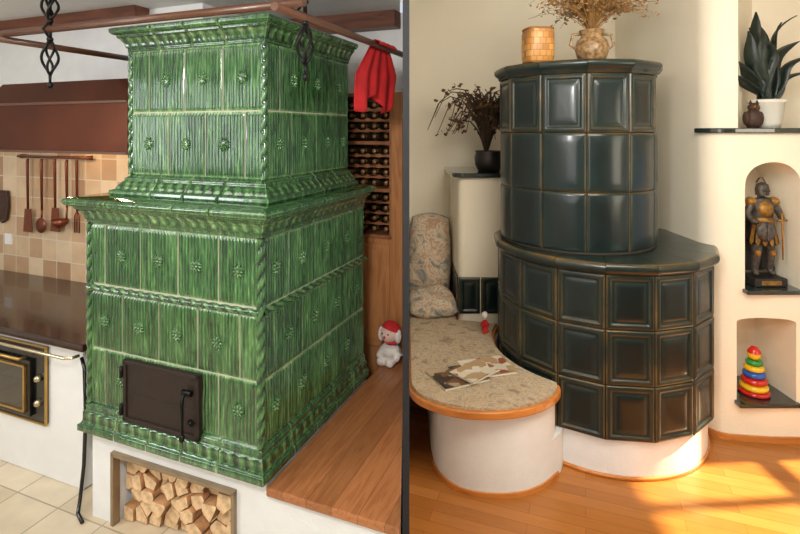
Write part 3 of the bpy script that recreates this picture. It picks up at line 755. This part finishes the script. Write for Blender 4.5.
def cushion(name,X,w,h,t,label,k2=4):
    mb=MB(); n=24
    def f(sgn):
        def fn(i,j):
            u=2*i/n-1;v=2*j/n-1
            k=(max(0,1-abs(u)**k2)*max(0,1-abs(v)**k2))**.6
            wr=.010*noise.noise(Vector((u*2.5,v*2.5,t*9)))*2*k
            return Vector((u*w/2*(1-.09*v*v)*(1.04-.06*v),sgn*(t/2*k*(1.15-.3*v)+wr)+.014*math.sin(u*5+v*4)*k,v*h/2*(1-.12*u*u)))
        return fn
    mb.grid(n,n,f(1),0,True,X=X); mb.grid(n,n,f(-1),0,True,X=X)
    return mk(name,mb,['fabricc'],FR,org=tuple(X.translation),label=label,cat='cushion',merge=True)
cushion('back_cushion',T(.242,4.17,.83)@RX(math.radians(-14))@RY(.05),.345,.68,.24,'tall soft patterned fabric cushion leaning on the cream wall',3)
cushion('back_cushion.001',T(.242,3.83,.565)@RX(math.radians(-74))@RY(-.06),.34,.34,.13,'low patterned fabric cushion lying on the bench',3)
def magazine(X,w,l,mat,label,t=.008):
    o=emp('magazine',FR,tuple(X.translation),label,'magazine','magazines on the bench seat')
    mk('pages',MB().box(-w/2+.003,w/2-.003,-l/2+.003,l/2-.003,0,t,X=X),['paper'],parent=o)
    mk('cover',MB().grid(8,4,lambda i,j: Vector((-w/2+w*i/8,-l/2+l*j/4,t+.001+.006*(i/8)**2)),X=X),[mat],parent=o,recalc=False)
magazine(T(.32,2.82,.481)@RZ(math.radians(-66)),.22,.28,'cov1','closed glossy magazine with dark brown picture cover')
magazine(T(.50,2.93,.481)@RZ(math.radians(-74)),.22,.28,'cov2','light magazine with picture cover on patterned seat')
magazine(T(.42,2.84,.500)@RZ(math.radians(-48)),.17,.24,'cov2','small light magazine lying on top of the others')
sd=emp('small_doll',FR,(.575,3.45,.48),'tiny red and white doll sitting on the bench beside the stove','toy')
skinfig('doll_body',[(.575,3.45,.505,.022),(.575,3.45,.54,.024),(.575,3.45,.565,.012),(.55,3.43,.53,.009),(.6,3.43,.53,.009),(.565,3.41,.495,.011),(.59,3.41,.495,.011)],[(0,1),(1,2),(1,3),(1,4),(0,5),(0,6)],sd,'plushr',sub=1)
mk('doll_head',MB().ell((.575,3.45,.593),(.024,.024,.026)),['plushw'],parent=sd)

def twigs(mb,base,n,spread,height,leafs,leaf=.02,r=.004,droop=0,lm=1,sh=(1,1)):
    for q in range(n):
        a=2*pi*q/n+random.uniform(-.3,.3); sp_=random.uniform(.2,1)*spread; h=height*random.uniform(.5,1)
        pts=[]; m=7; ph=random.uniform(0,6)
        for i in range(m):
            u=i/(m-1); rr=sp_*u**1.3
            z=h*math.sin(u*(pi/2+droop*random.uniform(.6,1)))
            pts.append(Vector((base[0]+math.cos(a)*rr*sh[0]+.012*math.sin(ph+u*9)*u,base[1]+math.sin(a)*rr*sh[1]+.012*math.cos(ph+u*8)*u,base[2]+z)))
        mb.tube(pts,[r*(1-.7*i/(m-1)) for i in range(m)],5,0)
        for k in range(leafs):
            u=random.uniform(.35,1); p=pts[min(m-1,int(u*(m-1)+.5))]+Vector((random.uniform(-1,1),random.uniform(-1,1),random.uniform(-1,1)))*leaf*1.6
            s_=leaf*random.uniform(.6,1.2)
            X=T(*p)@RZ(random.uniform(0,6))@RX(random.uniform(-1.2,1.2))@RY(random.uniform(-1.2,1.2))
            mb.add([(-s_,0,0),(-s_*.3,-s_*.55,s_*.15),(s_*.5,-s_*.4,.0),(s_,0,s_*.2),(s_*.4,s_*.5,0),(-s_*.4,s_*.5,s_*.1)],[(0,1,2,3,4,5)],lm,False,None,X)
dp=emp('dried_plant',FR,(.64,3.92,1.535),'brown dried branches with curled leaves in a dark pot','dried plant')
mk('pot',MB().lathe([(0,0),(.08,0),(.105,.05),(.11,.10),(.10,.14),(.105,.155),(.098,.155),(.09,.14),(0,.135)],28,(.68,3.9,1.536)),['potd'],parent=dp,merge=True,label='dark brown round pot')
mb=MB(); twigs(mb,(.66,3.9,1.66),56,.48,.52,8,.024,droop=1.2,r=.008,sh=(1,.7)); mk('branches',mb,['twig','dryl'],parent=dp,recalc=False)
jx=1.15
vs_=emp('dried_bouquet',FR,(jx,3.02,2.244),'bunch of dried grasses in a speckled two-handled jug','dried flowers')
mk('jug',MB().lathe([(0,0),(.05,0),(.085,.04),(.1,.09),(.085,.14),(.06,.165),(.075,.2),(.067,.2),(.052,.165),(0,.15)],28,(jx,3.05,2.245)).tube([(jx-.09,3.05,2.33),(jx-.13,3.05,2.36),(jx-.115,3.05,2.42),(jx-.065,3.05,2.425)],.009).tube([(jx+.09,3.05,2.33),(jx+.13,3.05,2.36),(jx+.115,3.05,2.42),(jx+.065,3.05,2.425)],.009),['vase'],parent=vs_,merge=True)
mb=MB(); twigs(mb,(jx,3.05,2.40),150,.38,.32,14,.012,droop=.8,r=.0028); mk('dried_grass',mb,['straw','straw'],parent=vs_,recalc=False)
ln=emp('candle_lantern',FR,(.81,3.05,2.244),'rounded amber mosaic candle holder standing on the stove top','candle holder')
Xl=T(.82,3.03,2.245)@RZ(.12)
def rsq(r,k): return [(r*(abs(math.cos(a))**k)*(1 if math.cos(a)>=0 else -1),r*(abs(math.sin(a))**k)*(1 if math.sin(a)>=0 else -1)) for a in [2*pi*i/40 for i in range(40)]]
def rl(i,j):
    zs=[.008,.03,.10,.17,.195]; rs_=[.078,.084,.086,.084,.08]
    p=rsq(rs_[j],.55)[i%40]; return Vector((p[0],p[1],zs[j]))
mk('lantern_body',MB().grid(40,4,rl,0,True,True,X=Xl),['lant'],parent=ln,recalc=False)
mk('lantern_rim',MB().prism(rsq(.083,.55),.195,.207,X=Xl),['lantf'],parent=ln,bevel=.003)
mk('lantern_foot',MB().prism(rsq(.083,.55),0,.010,X=Xl),['lantf'],parent=ln,bevel=.003)

slabp=[(1.845,3.16)]+offset_path(front,.03)[1:]
mk('shelf_slab',MB().prism(slabp[1:]+[(3.18,3.495),(2.43,3.495),(2.04,3.10)],1.832,1.862),['slab'],FR,org=(2.4,3.2,1.832),label='dark glazed stone slab forming the plant alcove shelf',cat='shelf',bevel=.005)
mk('shelf_slab.001',MB().prism([(2.04,2.985),(2.39,2.985),(2.39,3.0),(2.37,3.34),(2.06,3.34),(2.04,3.0)],.881,.905),['slab'],FR,org=(2.2,3.15,.88),label='dark glazed slab in the arched niche under the figurine',cat='shelf',bevel=.005)
mk('shelf_slab.002',MB().prism([(1.995,2.985),(2.36,2.985),(2.36,3.0),(2.34,3.34),(2.015,3.34),(1.995,3.0)],.216,.24),['slab'],FR,org=(2.2,3.15,.216),label='dark glazed slab in the lower niche under the toy',cat='shelf',bevel=.005)
PX=2.29
pl=emp('potted_plant',FR,(PX,3.18,1.863),'dark upright snake plant in a white ribbed pot on the slab','potted plant')
mk('pot',MB().lathe([(0,0),(.07,0),(.08,.03),(.094,.15),(.1,.155),(.1,.175),(.09,.175),(.085,.15),(0,.148)],32,(PX,3.18,1.863)),['potw'],parent=pl,merge=True)
mk('soil',MB().lathe([(0,.155),(.085,.15)],24,(PX,3.18,1.863)),['soil'],parent=pl)
mb=MB(); random.seed(21)
def leaf(a,lean,h,w,bend,tw):
    m=16
    pts=[]
    for i in range(m+1):
        u=i/m; r=.025+lean*u**1.5+bend*max(0,u-.55)**2*4; z=h*u-max(0,u-.6)**2*abs(bend)*3.5
        ww=max(.002,w*min(1,.5+1.3*u)*(1-max(0,(u-.6)/.4)**2))
        ta=a+pi/2+tw*u
        wob=.022*math.sin(u*7+a*2)
        p=Vector((PX+r*math.cos(a)+wob,3.18+r*math.sin(a)*.7,2.01+z)); d=Vector((math.cos(ta),math.sin(ta),.15*math.sin(u*9+a)))
        nn=Vector((math.cos(a),math.sin(a),0))
        pts.append([p-d*ww+nn*.006,p,p+d*ww+nn*.006])
    mb.grid(2,m,lambda i,j: pts[j][i],0,True)
for a,l,h,w,b,tw in [(180,.02,.60,.044,.04,.6),(0,.05,.62,.040,.12,-.5),(200,.13,.46,.042,.02,.5),(170,.20,.36,.038,.07,1.0),(-60,.03,.54,.044,.08,.7),(-110,.06,.40,.042,.05,-.8),(20,.14,.46,.040,.10,.5),(-20,.17,.34,.038,.08,1.0),(120,.05,.5,.038,.02,.4),(60,.08,.42,.04,.05,.5),(230,.10,.5,.038,.07,.7),(-85,.02,.3,.04,.05,.3),(190,.22,.22,.036,.05,.6),(5,.2,.24,.036,.06,.6)]:
    leaf(math.radians(a),l,h,w,b,tw)
o=mk('leaves',mb,['leafd'],parent=pl,recalc=False); s=o.modifiers.new('s','SOLIDIFY'); s.thickness=.004
oc=emp('carved_ornament',FR,(2.13,3.08,1.863),'small dark brown carved wooden owl on the slab','figurine')
mb=MB().lathe([(0,0),(.03,0),(.042,.02),(.046,.06),(.036,.095),(.028,.105)],20,(2.13,3.07,1.863)); mb.ell((2.13,3.065,1.985),(.034,.03,.03))
for s_ in (-1,1): mb.lathe([(.012,0),(0,.025)],8,(2.13+s_*.02,3.065,2.008)); mb.ell((2.13+s_*.045,3.07,1.92),(.012,.025,.042))
mk('owl_body',mb,['brown'],parent=oc,merge=True)
mb=MB()
for s_ in (-1,1): mb.ell((2.13+s_*.013,3.036,1.99),(.006,.004,.006),10,8)
mb.lathe([(.006,0),(0,-.014)],6,(2.13,3.033,1.982)); mk('owl_face',mb,['gold'],parent=oc)

kx,ky,kz=2.225,3.13,.906
kn=emp('knight_figurine',FR,(kx,ky,kz),'ornate armoured warrior figurine in silver and gold on dark plinth','figurine')
mk('plinth',MB().box(kx-.095,kx+.105,ky-.075,ky+.075,kz,kz+.05),['fblack'],parent=kn,bevel=.006)
mk('plaque',MB().box(kx-.055,kx+.065,ky-.079,ky-.075,kz+.012,kz+.038),['gold'],parent=kn,label='small gold plaque',bevel=.001)
z=kz+.05
def V(x,y,zz,r): return (kx+x,ky+y,z+zz,r)
vv=[V(0,0,.29,.044),V(0,0,.36,.046),V(0,-.003,.43,.056),V(0,0,.475,.026),V(0,-.005,.51,.028),V(0,-.005,.545,.022),
 V(-.065,0,.45,.028),V(-.10,-.01,.38,.021),V(-.085,-.06,.34,.017),V(-.075,-.085,.34,.015),
 V(.065,0,.45,.028),V(.10,-.015,.38,.021),V(.075,-.065,.35,.017),V(.055,-.085,.36,.015),
 V(-.034,0,.25,.036),V(-.042,-.015,.14,.027),V(-.046,.0,.03,.020),V(-.052,-.035,.014,.016),
 V(.034,0,.25,.036),V(.046,-.012,.14,.027),V(.050,.005,.03,.020),V(.060,-.03,.014,.016)]
ee=[(0,1),(1,2),(2,3),(3,4),(4,5),(2,6),(6,7),(7,8),(8,9),(2,10),(10,11),(11,12),(12,13),(0,14),(14,15),(15,16),(16,17),(0,18),(18,19),(19,20),(20,21)]
skinfig('figure_body',vv,ee,kn,'silver','armoured body in dull silver')
mb=MB().lathe([(.052,.36),(.058,.30),(.07,.24),(.082,.20),(.078,.20),(.058,.28),(.046,.35)],24,(kx,ky,z)); mk('tunic',mb,['fblack'],parent=kn)
mb=MB().ell((kx,ky-.014,z+.41),(.052,.046,.058)); mb.lathe([(.056,.325),(.062,.335),(.062,.35),(.056,.36)],24,(kx,ky,z))
for q in range(7):
    a=-pi/2+(q-3)*.42; mb.add([(kx+.062*math.cos(a-.16),ky+.062*math.sin(a-.16),z+.33),(kx+.062*math.cos(a+.16),ky+.062*math.sin(a+.16),z+.33),(kx+.088*math.cos(a+.14),ky+.088*math.sin(a+.14),z+.215),(kx+.09*math.cos(a),ky+.09*math.sin(a),z+.195),(kx+.088*math.cos(a-.14),ky+.088*math.sin(a-.14),z+.215)],[(0,1,2,3,4)])
for s_ in (-1,1): mb.ell((kx+s_*.07,ky,z+.455),(.034,.034,.028)); mb.ell((kx+s_*.046,ky-.03,z+.145),(.018,.016,.022))
mk('gold_armour',mb,['gold'],parent=kn,label='gold breastplate, skirt plates and shoulder guards')
mb=MB().lathe([(.036,.495),(.038,.53),(.031,.562),(.0,.576)],20,(kx,ky-.002,z)); mb.grid(8,4,lambda i,j: Vector((kx+(-.006+.012*(j/4)),ky-.035+.085*i/8,z+.565+.038*math.sin(pi*i/8))),0)
mk('helmet',mb,['silver'],parent=kn,merge=True)
mb=MB().box(kx-.022,kx+.022,ky-.042,ky-.036,z+.520,z+.527); mb.box(kx-.003,kx+.003,ky-.043,ky-.036,z+.495,z+.52); mk('visor',mb,['fblack'],parent=kn)
mb=MB().lathe([(0,.016),(.04,.010),(.06,0),(.056,-.006),(0,0)],24,X=T(kx-.05,ky-.108,z+.29)@RX(pi/2)); mb.box(-.005,.005,-.05,.05,.010,.019,X=T(kx-.05,ky-.108,z+.29)@RX(pi/2)); mk('shield',mb,['silver'],parent=kn,merge=True)
mb=MB().tube([(kx+.05,ky-.10,z+.40),(kx+.055,ky-.10,z+.12)],[.006,.004],8); mb.tube([(kx+.02,ky-.10,z+.355),(kx+.08,ky-.10,z+.355)],.006,8); mk('sword',mb,['gold'],parent=kn)
mb=MB().grid(10,10,lambda i,j: Vector((kx+(-.06+.12*i/10)*(1+.9*j/10),ky+.055+.012*math.sin(i*1.7)*j/10,z+.45-.43*j/10))); mk('cloak',mb,['fblack'],parent=kn,recalc=False)

tx,ty,tz=2.17,3.12,.241
st=emp('stacking_toy',FR,(tx,ty,tz),'colourful wooden ring stacking toy in the lower niche','toy')
mk('toy_base',MB().lathe([(0,0),(.08,0),(.086,.01),(.08,.022),(0,.022)],28,(tx,ty,tz)),['tr'],parent=st,merge=True)
mk('post',MB().tube([(tx,ty,tz+.02),(tx,ty,tz+.24)],.008),['ty'],parent=st)
zz=.022
for r_,h_,m_ in [(.076,.038,'ty'),(.070,.038,'tr'),(.062,.036,'tb'),(.054,.034,'ty'),(.046,.032,'tg')]:
    mk('ring',MB().lathe([(.01,0),(r_*.8,0),(r_,h_*.3),(r_,h_*.7),(r_*.8,h_),(.01,h_)],28,(tx,ty,tz+zz)),[m_],parent=st); zz+=h_+.001
mk('ball',MB().ell((tx,ty,tz+zz+.03),(.036,.036,.034)),['ty'],parent=st); mk('toy_hat',MB().lathe([(.038,0),(.034,.012),(.018,.034),(0,.04)],20,(tx,ty,tz+zz+.042)),['tr'],parent=st)

# ============================================================ LIGHTS
def area(name,loc,target,size,energy,color=(1,1,1),sy=None):
    l=bpy.data.lights.new(name,'AREA'); l.energy=energy; l.color=color; l.size=size
    if sy: l.shape='RECTANGLE'; l.size_y=sy
    o=bpy.data.objects.new(name,l); col.objects.link(o); o.location=loc
    o.rotation_euler=(Vector(target)-Vector(loc)).to_track_quat('-Z','Y').to_euler(); return o
area('kitchen_flash',(-.4,.3,2.35),(-.9,2.6,1.2),.3,36,(1,.98,.95))
area('kitchen_overhead_fill',(-2.2,1.2,2.6),(-2.2,1.3,0),1.4,28,(1,.96,.90))  # added fill from above for the closed kitchen, no lamp hangs here
area('kitchen_highlight_fill',(-3.7,.9,1.9),(-.9,2.5,1.5),.9,32,(.92,.96,1))  # added light for highlights on the stove front, no window on this side
area('kitchen_fill',(-.6,-.9,1.7),(-.4,3,1.4),1.2,14,(1,.98,.95))
for x in (-1.95,-1.4):
    l=bpy.data.lights.new('hood_bulb','POINT'); l.energy=5; l.color=(1,.70,.40); l.shadow_soft_size=.03
    o=bpy.data.objects.new('hood_bulb',l); col.objects.link(o); o.location=FL@Vector((x,.5,1.80))
area('living_overhead_fill',(1.0,1.4,2.9),(.9,3.4,1.2),1.3,70,(1,.94,.82))  # added overhead fill to brighten the cream walls, not a ceiling lamp
area('living_window_light',(3.1,.9,1.6),(.8,3.4,1.0),1.1,26,(1,.90,.72),1.2)
s=bpy.data.lights.new('sun','SUN'); s.energy=20; s.color=(1,.82,.52); s.angle=.03
so=bpy.data.objects.new('sun',s); col.objects.link(so); so.rotation_euler=Vector((-1.6,-.12,-1.3)).to_track_quat('-Z','Y').to_euler(); so.location=(5,2,4)
w=bpy.data.worlds.new('World'); scene.world=w; w.use_nodes=True
w.node_tree.nodes['Background'].inputs[0].default_value=(.8,.88,1,1); w.node_tree.nodes['Background'].inputs[1].default_value=.8

cd=bpy.data.cameras.new('Camera'); cam=bpy.data.objects.new('Camera',cd); col.objects.link(cam)
cd.sensor_width=36; cd.lens=509/800*36; cd.shift_y=-137/800; cd.clip_start=.05
cam.location=(0,0,1.85); cam.rotation_euler=(pi/2,0,0)
scene.camera=cam
scene.view_settings.view_transform='Standard'
scene.view_settings.look='None'
